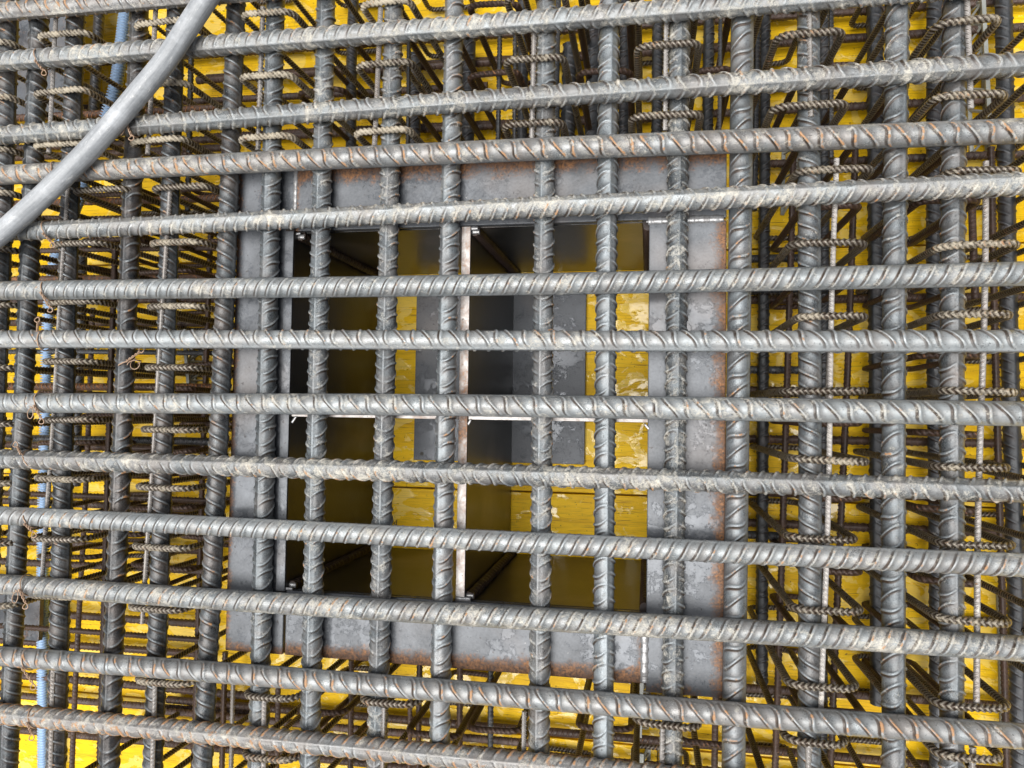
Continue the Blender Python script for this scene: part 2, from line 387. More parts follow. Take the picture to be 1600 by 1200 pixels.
fpart('flange_plate', seam_l + .002, fx1, seam_r + .002, fy1, zt - T_, zt - .0005, M_PLATE, .0015, .012, lambda x, y: max(1.0 * lin(fy1 - y, .055), 0.8 * lin(abs(x - seam_l), .02)))
fpart('flange_plate', seam_b + .002, fx1, fy0 - .012, seam_r - .002, zt - T_, zt, M_PLATE, .0015, .012, lambda x, y: max(0.85 * lin(fx1 - x, .04), 0.45 * lin(y - fy0, .05), 0.6 * lin(seam_r - y, .02), 0.4 * lin(fx1 - x, .09) * lin(abs(y - seam_r + .08), .1)))
fpart('flange_plate', seam_l + .002, seam_b - .002, fy0, iy0, zt - T_, zt - .0005, M_PLATE, .0015, .012, lambda x, y: max(1.0 * lin(y - fy0, .042), 0.8 * lin(abs(x - seam_b), .025)))
# walls of the box
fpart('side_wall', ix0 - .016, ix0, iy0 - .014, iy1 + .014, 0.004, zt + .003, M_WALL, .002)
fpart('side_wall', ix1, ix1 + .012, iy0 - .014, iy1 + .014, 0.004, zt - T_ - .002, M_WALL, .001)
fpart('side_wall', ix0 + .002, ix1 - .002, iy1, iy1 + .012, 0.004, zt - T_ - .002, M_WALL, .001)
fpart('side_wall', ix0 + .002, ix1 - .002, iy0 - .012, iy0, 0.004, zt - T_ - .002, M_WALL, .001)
fpart('wall_edge', ix0 - .0155, ix0 - .0004, iy0, iy1, zt + .0032, zt + .0045, M_PLATE, .0005)
# cross divider with pale cut edges
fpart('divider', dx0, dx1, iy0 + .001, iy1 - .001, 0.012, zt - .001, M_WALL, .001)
fpart('divider_edge', dx0 + .0003, dx1 - .0003, iy0 + .001, iy1 - .001, zt - .0005, zt + .0008, M_EDGE, .0003, .004, lambda x, y: .50 + .25 * max(0, 1 - abs(y - dy0) / .08))
for a, b in ((ix0 + .001, dx0 - .001), (dx1 + .001, ix1 - .001)):
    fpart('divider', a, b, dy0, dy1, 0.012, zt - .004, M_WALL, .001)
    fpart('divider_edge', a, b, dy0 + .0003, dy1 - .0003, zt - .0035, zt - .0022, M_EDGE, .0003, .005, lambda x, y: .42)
p0, p1 = at(651, 447, .012), at(913, 726, .012)
fpart('base_plate', p0.x, p1.x, p1.y, p0.y, 0.002, 0.0105, M_FLOORPL, .001)
hole = at(659, 709, .0105)
me = tube_mesh([(0, 0, -.004), (0, 0, .0006)], .004, 14, (1, 0, 0), 'bolt_hole')
o = link('bolt_hole', me, M_INK, frame); o.location = (hole.x - frame.location.x, hole.y - frame.location.y, .0105)
# ribbed bars standing in the corners of the cells
corner = rebar_mesh(Path(np.c_[np.zeros(40), np.zeros(40), np.linspace(0, .384, 40)]), .0085, .0085, .0014, 14)
for (x, y, a) in ((ix0 + .004, iy1 - .004, 20), (ix0 + .004, iy0 + .004, 60), (dx1 + .004, iy1 - .004, 110), (dx1 + .004, iy0 + .004, 10), (ix1 - .004, iy1 - .004, 75), (ix1 - .004, iy0 + .004, 150)):
    o = link('corner_bar', corner, M_RUST, frame); o.location = (x - frame.location.x, y - frame.location.y, .006); o.rotation_euler = (0, 0, R(a)); look(o, .0, .05, -.3)
# weld seams
def weld(x0, y0, x1, y1, wd=.005, z=zt):
    n = max(8, int(math.hypot(x1 - x0, y1 - y0) / .0012)); nc = 10
    p = Path(np.c_[np.linspace(x0, x1, n), np.linspace(y0, y1, n), np.full(n, z)], (0, 0, 1))
    th = np.linspace(0, 2 * math.pi, nc, endpoint=False); S = np.repeat(p.s[:, None], nc, 1)
    ph = np.cumsum(nrg.uniform(.25, .75, n))[:, None]
    rad = wd * (0.72 + .05 * np.sin(ph + np.cos(th)[None, :]) + nrg.normal(0, .02, n)[:, None]) * (1 - .45 * np.abs(np.cos(th)))[None, :]
    o = link('weld_seam', swept('weld_seam', p, S, rad, th), M_WELD, frame); o.location = (-frame.location.x, -frame.location.y, 0)
weld(seam_b, seam_r, fx1 - .004, seam_r, .010, zt - .002)
weld(seam_b, fy0 + .002, seam_b, iy0, .010, zt - .002)
weld(seam_l, iy1 + .006, seam_l, fy1 - .004, .007, zt - .002)
weld(dx1 + .001, iy1 - .004, dx1 + .012, iy1 - .004, .005); weld(dx0, iy0 + .004, dx1 + .010, iy0 + .004, .006)
weld(ix0 + .002, iy1 - .004, ix0 + .010, iy1 - .003, .003); weld(ix0, iy0 + .003, ix0 + .012, iy0 + .003, .004)
weld(ix0 + .003, dy0 - .010, ix0 + .010, dy0, .003); weld(dx1 + .001, dy0 - .008, dx1 + .005, dy0, .003); weld(ix1 - .008, dy0 - .002, ix1 - .001, dy0 - .010, .003)
weld(ix1 - .008, iy1 - .002, ix1 + .004, iy1 - .002, .003)
for (x, y) in ((ix0 + .006, iy1 - .006), (ix0 + .006, iy0 + .006), (dx1 + .006, iy1 - .006), (dx1 + .006, iy0 + .006)):
    weld(x - .006, y, x + .006, y, .008, zt - .012)

# dull steel plates half hidden at the far left
for (pa, pb, z, lab) in (((-70, -45), (119, 178), .14, 'dull grey steel plate below the bars in the upper corner beside the blue conduit'),
                         ((-70, 905), (60, 1002), .08, 'dull grey steel plate below the bars at the lower left edge')):
    a, b = at(*pa, z), at(*pb, z); cx, cy = (a.x + b.x) / 2, (a.y + b.y) / 2
    o = link('steel_plate', box_mesh('steel_plate', a.x - cx, b.x - cx, b.y - cy, a.y - cy, -.012, 0, .001, .02, lambda x, y: .35), M_PLATE)
    o.location = (cx, cy, z); tag(o, lab, 'steel plate', 'loose steel plates')

# ------------------------------------------------------------------ the top layer: thick bars lying crosswise
L_BIG = 2.9
big = [rebar_mesh(straight(L_BIG, b, 40, p), .0148, .0192, .0021, 28, 1.2, .17, seed=i) for i, (b, p) in enumerate(((.0022, 0), (.0026, 1.7), (.0018, 3.1)))]
big2 = [rebar_mesh(straight(L_BIG, b, 40, p), .0150, .0215, .0022, 28, 1.1, .17, seed=9 + i) for i, (b, p) in enumerate(((.0024, .4), (.0018, 2.2)))]
YC = {}
def lay_bar(name, me, mat, p, q, z, roll, L, shift=0.0):
    a, b = at(*p, z), at(*q, z); d = (b - a).normalized()
    m = (a + b) / 2 + d * shift
    o = link(name, me, mat)
    o.matrix_world = Matrix.Translation(m) @ d.to_track_quat('X', 'Z').to_matrix().to_4x4() @ Matrix.Rotation(R(roll), 4, 'X')
    return o
HB = [  # left point, right point, roll, dust, rust, tone, mesh, label
    ((0, 17), (300, -6), 160, .55, .62, .7, 0, 'cement splashed thick ribbed bar just cut by the upper left photo edge'),
    ((0, 98), (1200, 2), -45, .50, .30, .5, 0, 'dusty thick crosswise bar nearest the top with a tie loop at left'),
    ((0, 212), (1600, 100), 120, .50, .25, .45, 3, 'thick crosswise bar passing under the grey hose with a tan rust patch beside it'),
    ((0, 272), (1600, 203), 200, .45, .52, .65, 3, 'thick crosswise bar with orange rust all along its upper edge'),
    ((0, 364), (1600, 287), 75, .52, .30, .6, 1, 'thick crosswise bar over the upper plate of the steel frame with a central seam'),
    ((0, 456), (1600, 428), 3, .45, .20, .7, 0, 'thick crosswise bar with close slanted ribs across the upper cells of the frame'),
    ((0, 532), (1600, 531), 150, .40, .28, .8, 4, 'thick level crosswise bar with orange rib tips through the middle of the upper cells'),
    ((0, 628), (1600, 645), 180, .45, .22, .8, 3, 'thick crosswise bar running along the white edge of the frame divider'),
    ((0, 717), (1600, 768), 245, .52, .33, .35, 2, 'dull thick crosswise bar with yellow stained ribs left of the frame'),
    ((0, 807), (1600, 883), 12, .40, .28, .75, 0, 'thick crosswise bar with slanted ribs across the middle of the lower cells'),
    ((0, 911), (1600, 1017), -15, .52, .30, .65, 1, 'thick crosswise bar on the inner edge of the lower frame plate'),
    ((0, 1026), (1600, 1149), 175, .30, .44, .65, 4, 'smooth thick crosswise bar with brown ribs just below the steel frame'),
    ((0, 1114), (840, 1196), 250, .50, .66, .6, 2, 'thick crosswise bar with a row of orange rust spots nearest the bottom edge'),
]
bigs = big + big2
for i, (p, q, ro, du, ru, to, mi, lab) in enumerate(HB):
    o = lay_bar('reinforcing_bar', bigs[mi], M_TOP, p, q, Z_H, ro, L_BIG, rng.uniform(-.1, .1))
    if p[0] == 0 and q[0] < 1500:     # centre the bar under the frame
        o.location += (at(800, 600, Z_H).x - o.location.x) * (o.matrix_world.to_3x3() @ Vector((1, 0, 0))).normalized()
    look(o, du - .08, ru + .08, to + .06); tag(o, lab, 'rebar', 'thick bars of the top layer lying crosswise')

# ------------------------------------------------------------------ second layer: thick bars lying lengthwise
VB = [  # x at y=0, 1200 ; roll ; dust rust tone ; label
    (15, -30, 0, .4, .35, .35, 'thick lengthwise bar cut by the left photo edge'),
    (62, 14, 90, .35, .2, .3, 'thick lengthwise bar with a dark seam, leftmost to run the full height'),
    (121, 86, 0, .25, .25, .25, 'dark thick lengthwise bar just right of the blue conduit'),
    (218, 171, -90, .35, .4, .25, 'rust tinged thick lengthwise bar between the two left columns of stirrups'),
    (279, 236, 0, .25, .25, .3, 'dark thick lengthwise bar with slanted ribs inside the second column of stirrups'),
    (369, 317, 0, .25, .32, .35, 'thick lengthwise bar along the outer left edge of the steel frame'),
    (431, 402, -100, .3, .2, .35, 'thick lengthwise bar lying on the left plate of the steel frame'),
    (509, 483, -92, .4, .3, .5, 'seamed thick lengthwise bar nearest the left wall inside the frame opening'),
    (615, 588, -86, .42, .38, .5, 'seamed thick lengthwise bar over the narrow yellow strip in the left cells'),
    (709, 687, -118, .3, .42, .6, 'thick lengthwise bar hard against the left side of the white divider'),
    (853, 841, -100, .4, .4, .5, 'thick lengthwise bar over the slate plate in the right cells'),
    (953, 943, 110, .3, .25, .65, 'pale blue grey thick lengthwise bar over the yellow strip in the right cells'),
    (1060, 1050, 100, .5, .2, .35, 'dull speckled thick lengthwise bar lying on the right plate of the frame'),
    (1158, 1148, 165, .25, .36, .6, 'pale thick lengthwise bar along the outer right edge of the steel frame'),
    (1266, 1261, -30, .25, .25, .35, 'thick lengthwise bar in the column of stirrups right of the frame'),
    (1404, 1396, 125, .3, .2, .4, 'thick lengthwise bar between the two right columns of stirrups'),
    (1494, 1487, 95, .3, .35, .35, 'rust streaked thick lengthwise bar inside the rightmost column of stirrups'),
]
for i, (xa, xb, ro, du, ru, to, lab) in enumerate(VB):
    o = lay_bar('reinforcing_bar', bigs[(i * 2 + 3) % 5] if i not in (7, 8, 10) else bigs[0], M_LONG, (xb, 1200), (xa, 0), Z_V, ro, L_BIG, rng.uniform(-.2, .2))
    look(o, du - (.25 if xa < 400 else .08), ru, to - (.18 if xa < 400 else .03)); tag(o, lab, 'rebar', 'thick bars of the second layer lying lengthwise')

# ------------------------------------------------------------------ bottom mat
cache = {}
SPEC = {28: (.0138, .019, .0017, 18), 22: (.0105, .015, .0014, 16), 16: (.0076, .0105, .0014, 12), 12: (.0056, .0085, .0012, 10), 10: (.0048, .0072, .0010, 10), 8: (.0036, .0066, .0012, 10)}
def bar_between(name, dia, mat, p, q, z, roll=None):
    a, b = at(*p, z), at(*q, z); L = round((b - a).length, 1) if (b - a).length > 1.2 else round((b - a).length, 2)
    key = (dia, L)
    if key not in cache:
        r_, pi_, h_, n_ = SPEC[dia]
        cache[key] = rebar_mesh(straight(L, .0012 if L > .5 else .0002, 24, dia), r_, pi_, h_, n_, 1.1, .2, .0006, seed=dia)
    return lay_bar(name, cache[key], mat, p, q, z, rng.uniform(0, 360) if roll is None else roll, L)
Xl, Xr = -260, 1800
def hline(y, x, x0, x1):
    """pixels of a crosswise line through (x, y) on the floor, running from x0 to x1"""
    s = (y - 531.0) / (x + 6300.0)
    return (x0, y + s * (x0 - x)), (x1, y + s * (x1 - x))
LOWH = [  # y, at x, from x, to x, dia, z, material, label
    (20, 1300, Xl, Xr, 16, .028, 'R', 'brown bottom bar lying crosswise near the upper photo edge'),
    (62, 1300, 330, Xr, 16, .028, 'R', 'brown bottom bar lying crosswise under the first row of right stirrups'),
    (83, 1000, 300, 1180, 16, .040, 'R', 'brown bottom bar behind the cut bar ends above the frame'),
    (152, 430, Xl, 760, 16, .028, 'R', 'dark brown bottom bar lying crosswise above the left of the frame'),
    (168, 1300, 330, Xr, 16, .028, 'R', 'brown bottom bar lying crosswise under the second row of right stirrups'),
    (213, 430, Xl, 1100, 16, .028, 'R', 'brown bottom bar lying crosswise close behind the upper frame plate'),
    (252, 1300, 1150, Xr, 16, .028, 'R', 'brown bottom bar level with the upper frame plate at right'),
    (183, 60, Xl, 350, 16, .16, 'O', 'orange rusty bar crossing over the plate in the upper left corner'),
    (236, 250, Xl, 352, 16, .05, 'R', 'dark bar lying deep below the hose at left'),
    (312, 250, Xl, 350, 16, .12, 'O', 'orange brown bar deep below the dusty bar left of the frame'),
    (342, 200, Xl, 350, 16, .04, 'R', 'dark brown bar deep beside the stamped panel left of the frame'),
    (392, 100, Xl, 350, 12, .20, 'R', 'thin rusty bar deep below the end of the hose'),
    (437, 40, Xl, 345, 16, .15, 'O', 'ochre rusty bar just above the sixth crosswise bar at left'),
    (470, 150, Xl, 345, 16, .04, 'R', 'dark bar deep below the sixth crosswise bar at left'),
    (505, 150, Xl, 340, 16, .05, 'R', 'dark brown bar between the sixth and seventh crosswise bars at left'),
    (551, 300, Xl, 340, 12, .10, 'L', 'dark thin bar above the lattice spacer left of the frame'),
    (603, 30, Xl, 335, 16, .15, 'O', 'pinkish rusty bar just above the eighth crosswise bar at left'),
    (688, 200, Xl, 335, 16, .13, 'L', 'grey ribbed bar just above the dull crosswise bar at left'),
    (701, 250, Xl, 335, 16, .05, 'R', 'reddish brown bar deep below the dull crosswise bar at left'),
    (778, 200, Xl, 330, 12, .20, 'R', 'pale rusty bar under the dull crosswise bar at left'),
    (792, 220, Xl, 330, 16, .04, 'R', 'dark bar deep above the tenth crosswise bar at left'),
    (848, 60, Xl, 325, 16, .05, 'R', 'dark brown bar deep below the tenth crosswise bar at left'),
    (884, 150, Xl, 325, 16, .12, 'R', 'rusty brown bar midway between the tenth and eleventh crosswise bars at left'),
    (962, 120, Xl, 325, 16, .035, 'R', 'dark brown bottom bar below the eleventh crosswise bar at left'),
    (985, 100, Xl, 330, 12, .14, 'R', 'pale brown bar midway between the eleventh and twelfth crosswise bars at left'),
    (1012, 170, Xl, 330, 16, .03, 'R', 'dark brown bottom bar above the twelfth crosswise bar at left'),
    (1062, 100, Xl, 420, 16, .05, 'R', 'brown bottom bar below the twelfth crosswise bar at left'),
    (1092, 100, Xl, 420, 16, .03, 'R', 'dark brown bottom bar above the lowest crosswise bar at left'),
    (1107, 430, 250, Xr, 16, .03, 'R', 'brown bottom bar running the whole width below the steel frame'),
    (1127, 430, 250, 830, 16, .05, 'R', 'brown bottom bar with its cut end under the lower stirrups'),
    (1150, 130, Xl, 800, 16, .03, 'R', 'brown bottom bar close to the lower left photo edge'),
    (1186, 900, 200, Xr, 16, .03, 'R', 'brown bottom bar close to the lower photo edge'),
    (1140, 1350, 960, Xr, 16, .03, 'R', 'brown bottom bar below the lowest row of right stirrups'),
    (404, 1200, 1152, 1262, 16, .05, 'L', 'short black bar by the right frame edge under the plank joint'),
    (454, 1200, 1152, 1300, 12, .08, 'L', 'short black bar beside the right frame edge hidden by the sixth crosswise bar'),
    (467, 1300, 1152, Xr, 16, .028, 'R', 'dark bottom bar lying crosswise between the sixth and seventh crosswise bars at right'),
    (578, 1200, 1150, 1262, 16, .05, 'L', 'short black bar by the right frame edge below the seventh crosswise bar'),
    (610, 1200, 1150, Xr, 16, .028, 'R', 'dark bottom bar lying crosswise just above the eighth crosswise bar at right'),
    (688, 1300, 1150, Xr, 16, .028, 'R', 'brown bottom bar lying crosswise just below the eighth crosswise bar at right'),
    (770, 1250, 1150, Xr, 16, .028, 'R', 'dark bottom bar lying crosswise under the dull crosswise bar at right'),
    (822, 1300, 1150, Xr, 16, .028, 'R', 'brown bottom bar lying crosswise just above the tenth crosswise bar at right'),
    (836, 1180, 1150, 1240, 16, .05, 'L', 'short black bar by the lower right frame edge'),
    (1084, 1300, 960, Xr, 16, .028, 'R', 'brown bottom bar lying crosswise above the twelfth crosswise bar at right'),
]
MATS = {'R': M_RUST, 'L': M_LOW, 'O': M_RUST, 'S': M_LINK, 'T': M_TOP}
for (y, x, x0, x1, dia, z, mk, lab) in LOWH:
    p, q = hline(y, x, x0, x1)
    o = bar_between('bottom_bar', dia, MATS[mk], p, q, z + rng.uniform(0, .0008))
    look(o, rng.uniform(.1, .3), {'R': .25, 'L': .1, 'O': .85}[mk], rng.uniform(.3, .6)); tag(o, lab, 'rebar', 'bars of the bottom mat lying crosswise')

LOWV = [  # x1,y1 -> x2,y2, dia, z, material, label
    (1288, -60, 1284, 1260, 22, .062, 'L', 'dark bottom bar lying lengthwise half hidden beside the first bar right of the frame'),
    (1366, -60, 1373, 1090, 28, .062, 'L', 'black bottom bar lying lengthwise close left of the bar between the right stirrup columns'),
    (1459, -60, 1465, 1260, 28, .062, 'L', 'black bottom bar lying lengthwise close left of the rust streaked bar'),
    (1566, -60, 1594, 1260, 28, .066, 'L', 'black bottom bar lying lengthwise nearest the right photo edge'),
    (1196, -60, 1190, 1056, 22, .062, 'L', 'black bottom bar with a cut lower end right beside the steel frame'),
    (1240, 240, 1210, 1260, 12, .10, 'R', 'thin brown bar lying lengthwise left of the first stirrup column right of the frame'),
    (1338, 210, 1296, 1260, 12, .10, 'R', 'thin brown bar lying lengthwise through the first stirrup column right of the frame'),
    (1548, 230, 1574, 1260, 12, .10, 'R', 'thin reddish brown bar lying lengthwise at the right side of the rightmost stirrups'),
    (1518, 310, 1524, 470, 12, .10, 'R', 'short thin brown bar lying lengthwise beside the rightmost light link'),
    (553, -60, 546, 330, 22, .08, 'L', 'dark bottom bar lying lengthwise above the left cells of the frame'),
    (648, 86, 645, 330, 28, .08, 'L', 'bottom bar with a rusty cut end above the frame, leftmost of the cut bars'),
    (733, 62, 728, 330, 28, .065, 'L', 'bottom bar with a cut end half hidden behind the divider bar above the frame'),
    (818, -60, 814, 330, 22, .07, 'L', 'dark bottom bar lying lengthwise left of the bar over the slate plate'),
    (871, -60, 868, 330, 16, .07, 'L', 'dark bottom bar lying lengthwise right of the bar over the slate plate'),
    (891, 70, 884, 330, 28, .07, 'L', 'bottom bar with a cut end left of its longer twin above the right cells'),
    (928, 46, 922, 330, 28, .07, 'L', 'longer bottom bar with a rusty cut end above the right cells'),
    (977, -60, 973, 330, 22, .07, 'L', 'dark bottom bar lying lengthwise right of the pale bar above the frame'),
    (1029, -60, 1025, 330, 22, .07, 'L', 'dark bottom bar lying lengthwise left of the speckled bar above the frame'),
    (1109, -60, 1104, 330, 22, .07, 'L', 'dark bottom bar lying lengthwise right of the speckled bar above the frame'),
    (160, -60, 143, 230, 22, .10, 'L', 'dark lengthwise bar beside the blue conduit in the upper left corner'),
    (70, -60, 62, 150, 12, .25, 'O', 'thin orange rusty bar at the upper left beside the plate'),
    (130, 380, 118, 760, 22, .07, 'L', 'dark lengthwise bar deep right of the blue conduit at mid height'),
    (146, 480, 110, 1260, 12, .09, 'R', 'thin brown lengthwise bar deep between the two left stirrup columns'),
    (180, 380, 153, 1260, 12, .25, 'R', 'thin brown bar clinging to the rust tinged lengthwise bar at left'),
    (330, 330, 300, 1260, 12, .12, 'R', 'thin brown bar clinging to the bar at the left edge of the frame'),
    (300, 40, 293, 330, 12, .10, 'L', 'thin dark lengthwise bar behind the hose left of the frame'),
    (435, 1048, 431, 1260, 12, .10, 'R', 'thin dark lengthwise bar below the left plate of the frame'),
    (549, 1030, 547, 1260, 12, .10, 'R', 'thin brown lengthwise bar below the left cells of the frame'),
    (656, 1030, 652, 1260, 12, .10, 'R', 'thin brown lengthwise bar below the frame beside a thinner link'),
    (719, 1030, 717, 1260, 12, .10, 'R', 'thin brown lengthwise bar below the divider of the frame'),
    (767, 1030, 766, 1260, 12, .10, 'L', 'thin black lengthwise bar below the frame right of the divider'),
    (1119, 1060, 1115, 1260, 12, .10, 'R', 'thin brown lengthwise bar below the right plate of the frame'),
    (352, 1020, 345, 1260, 12, .10, 'R', 'thin brown lengthwise bar below the lower left corner of the frame'),
    (1186, -60, 1178, 330, 12, .12, 'L', 'thin dark lengthwise bar beside the upper right corner of the frame'),
]
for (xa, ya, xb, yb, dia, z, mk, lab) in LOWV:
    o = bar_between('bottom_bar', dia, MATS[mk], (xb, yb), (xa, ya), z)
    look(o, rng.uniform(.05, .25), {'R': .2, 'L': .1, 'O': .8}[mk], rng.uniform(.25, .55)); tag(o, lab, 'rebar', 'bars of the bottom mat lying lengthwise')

# ------------------------------------------------------------------ thin pale links lying lengthwise beside the thick bars
LINKS = [
    (88, 18, 76, 240, 8, Z_LINK, 'S', 'thin dusty link by the second left bar, uppermost piece'),
    (106, 292, 67, 905, 8, Z_LINK, 'S', 'long thin pale link lying on the dark bar right of the blue conduit'),
    (83, 1045, 78, 1230, 8, Z_LINK, 'S', 'thin pale link on the dark bar right of the conduit, lowest piece'),
    (246, -30, 231, 240, 8, Z_LINK, 'S', 'thin pale link crossing under the grey hose'),
    (266, 288, 223, 975, 8, Z_LINK, 'S', 'long thin pale link in the second column of stirrups from the left'),
    (242, 1068, 237, 1240, 8, Z_LINK, 'S', 'thin pale link in the second left stirrup column, lowest piece'),
    (411, 10, 403, 236, 8, Z_LINK, 'S', 'thin pale link above the left plate of the frame'),
    (595, 10, 585, 236, 8, Z_LINK, 'S', 'thin pale link above the left cells of the frame'),
    (835, 30, 831, 220, 8, Z_LINK, 'S', 'thin pale link left of the bar over the slate plate, above the frame'),
    (1041, 20, 1039, 202, 8, Z_LINK, 'S', 'thin pale link left of the speckled bar above the frame'),
    (1264, -30, 1267, 182, 8, Z_LINK, 'S', 'thin pale link on the first bar right of the frame, uppermost piece'),
    (1307, 250, 1284, 1105, 8, Z_LINK, 'S', 'long thin pale link in the first stirrup column right of the frame'),
    (1264, 1155, 1262, 1240, 8, Z_LINK, 'S', 'thin pale link in the first stirrup column right of the frame, lowest piece'),
    (1510, -30, 1517, 172, 8, Z_LINK, 'S', 'thin white link in the rightmost stirrup column, uppermost piece'),
    (1541, 250, 1524, 1108, 8, Z_LINK, 'S', 'long thin white link in the rightmost stirrup column'),
    (1520, 1165, 1518, 1240, 8, Z_LINK, 'S', 'thin pale link in the rightmost stirrup column, lowest piece'),
    (413, 1085, 411, 1240, 8, Z_LINK, 'S', 'thin pale link below the left plate of the frame'),
    (600, 1104, 597, 1240, 8, Z_LINK, 'S', 'thin pale link below the left cells of the frame'),
    (819, 1110, 817, 1240, 8, Z_LINK, 'S', 'thin pale link below the bar over the slate plate'),
    (1035, 1132, 1033, 1240, 8, Z_LINK, 'S', 'thin pale link below the speckled bar'),
    (639, 58, 637, 240, 8, .30, 'L', 'thin dark deep link above the frame beside a cut bar'),
    (781, 45, 778, 240, 8, .30, 'L', 'thin dark deep link alone on yellow right of the divider bar'),
    (1126, 10, 1124, 215, 8, .30, 'L', 'thin dark deep link above the right plate of the frame'),
    (1299, -30, 1299, 245, 8, .30, 'L', 'thin dark deep link in the first stirrup column right of the frame'),
    (805, 40, 804, 240, 8, .25, 'L', 'thin dark deep link beside the dusty link above the right cells'),
    (641, 1075, 639, 1240, 8, .25, 'R', 'very thin brown deep link below the left cells of the frame'),
    (1297, 520, 1293, 640, 8, .25, 'S', 'short pale deep link behind the long link right of the frame'),
    (365, 1040, 360, 1240, 8, .25, 'S', 'very thin pale deep link below the lower left corner of the frame'),
]
for (xa, ya, xb, yb, dia, z, mk, lab) in LINKS:
    o = bar_between('link_bar', dia, MATS[mk], (xb, yb), (xa, ya), z)
    look(o, rng.uniform(.1, .4), rng.uniform(.15, .35), rng.uniform(.4, .8)); tag(o, lab, 'link bar', 'thin link bars lying lengthwise')

# ------------------------------------------------------------------ stirrups: closed hoops standing on the panels
def hoop(wd, ht, rc, n=6, lap=0.0, n1=(0, 1, 0)):
    x, z = wd / 2, ht; pts = []
    def arc(cx, cz, a0, a1):
        for a in np.linspace(a0, a1, n + 1): pts.append((cx + rc * math.cos(a), 0, cz + rc * math.sin(a)))
    def seg(p, q, m):
        for u in np.linspace(0, 1, m + 2)[1:-1]: pts.append(tuple(np.array(p) * (1 - u) + np.array(q) * u))
    pts.append((0, 0, 0))
    arc(x - rc, rc, -math.pi / 2, 0); seg((x, 0, rc), (x, 0, z - rc), 6)
    arc(x - rc, z - rc, 0, math.pi / 2); arc(-x + rc, z - rc, math.pi / 2, math.pi); seg((-x, 0, z - rc), (-x, 0, rc), 6)
    arc(-x + rc, rc, math.pi, 1.5 * math.pi); pts.append((lap, 0, 0))
    return Path(pts, n1)
ST_H = Z_ST - .016
HOOPS = {}
def hoop_mesh(wd, v):
    k = (round(wd / .01) * .01, v)
    if k not in HOOPS:
        HOOPS[k] = rebar_mesh(hoop(k[0], ST_H, (.017, .022)[v], n1=((0, 1, 0), (0, .2, -1))[v]), .0045, .0074, .0012, 12, 1.5, .0, .0, fade=False, dusty_lit_top=lambda V: np.clip((V[:, 2] - ST_H + .03) / .03, 0, 1), rows=((0, 0, 1), (.30, 0, 1), (.48, 1, 0), (.78, 1, 0)), seed=int(k[0] * 1000))
    return HOOPS[k]
COLS = {
    'cut by the left photo edge': [(-68, y, None) for y in (68, 152, 236, 300, 392, 480, 570, 660, 757, 848, 940)],
    'around the two bars by the blue conduit': [(52, 57, None), (46, 141, None), (45, 231, None), (108, 297, None), (72, 378, None), (62, 473, None), (57, 566, None), (58, 658, None), (44, 748, None), (40, 837, None), (36, 932, None)],
    'in the second column from the left': [(203, 36, None), (199, 131, None), (196, 222, None), (231, 290, None), (225, 382, None), (221, 479, None), (217, 574, None), (211, 668, None), (203, 760, None), (197, 858, None), (191, 951, None), (202, 1061, None)],
    'in line with the left frame plate': [(371, 20, 460), (368, 118, 458), (367, 213, 456), (374, 1082, 466), (372, 1184, 462)],
    'in line with the left cells': [(557, 5, 645), (552, 107, 645), (549, 202, 642), (557, 1099, 654)],
    'above the right cells': [(783, -6, 888), (783, 97, 886), (780, 200, 884)],
    'in line with the right frame plate': [(990, -28, 1100), (987, 75, 1102), (983, 184, 1099), (988, 1129, 1097)],
    'in the first column right of the frame': [(1205, -52, 1330), (1206, 52, 1329), (1203, 163, 1331), (1243, 265, 1369), (1233, 385, 1361), (1242, 494, 1365), (1221, 605, 1361), (1234, 719, 1364), (1228, 837, 1345), (1237, 955, 1354), (1228, 1070, 1348), (1220, 1158, 1335)],
    'in the rightmost column': [(1455, -66, 1573), (1457, 41, 1574), (1457, 149, 1582), (1478, 265, 1604), (1467, 380, 1602), (1467, 497, 1592), (1474, 614, 1599), (1458, 729, 1592), (1470, 850, 1595), (1461, 973, 1592), (1461, 1095, 1587), (1458, 1183, 1580)],
}
for phrase, rows in COLS.items():
    vis = [r for r in rows if r[1] > 0]; k = 0
    for (x0, y, x1) in rows:
        a = at(x0, y, Z_ST)
        if x1 is None: wd, ang = .112, rng.uniform(-.01, .03)
        else:
            b = at(x1, y, Z_ST); wd, ang = (b - a).length, 0.0
            ang = rng.uniform(-.03, .03)
        wd -= .0115
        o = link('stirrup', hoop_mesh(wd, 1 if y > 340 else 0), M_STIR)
        o.location = (a.x + .0055 + wd / 2, a.y, .016); o.rotation_euler = (rng.uniform(-.012, .012), 0, ang)
        look(o, rng.uniform(.0, .2) + (.30 if y < 240 and x0 < 620 else .05 if x0 < 320 else 0), rng.uniform(.1, .3), rng.uniform(.4, .8))
        if y < 0: where = 'cut by the upper edge'
        elif k == 0: where = 'topmost whole one'; k += 1
        elif y == vis[-1][1]: where = 'lowest one'; k += 1
        else: where = ORD[k] + ' from the top'; k += 1
        tag(o, f'thin ribbed stirrup {phrase}, {where}', 'stirrup', 'stirrups standing between the bars')

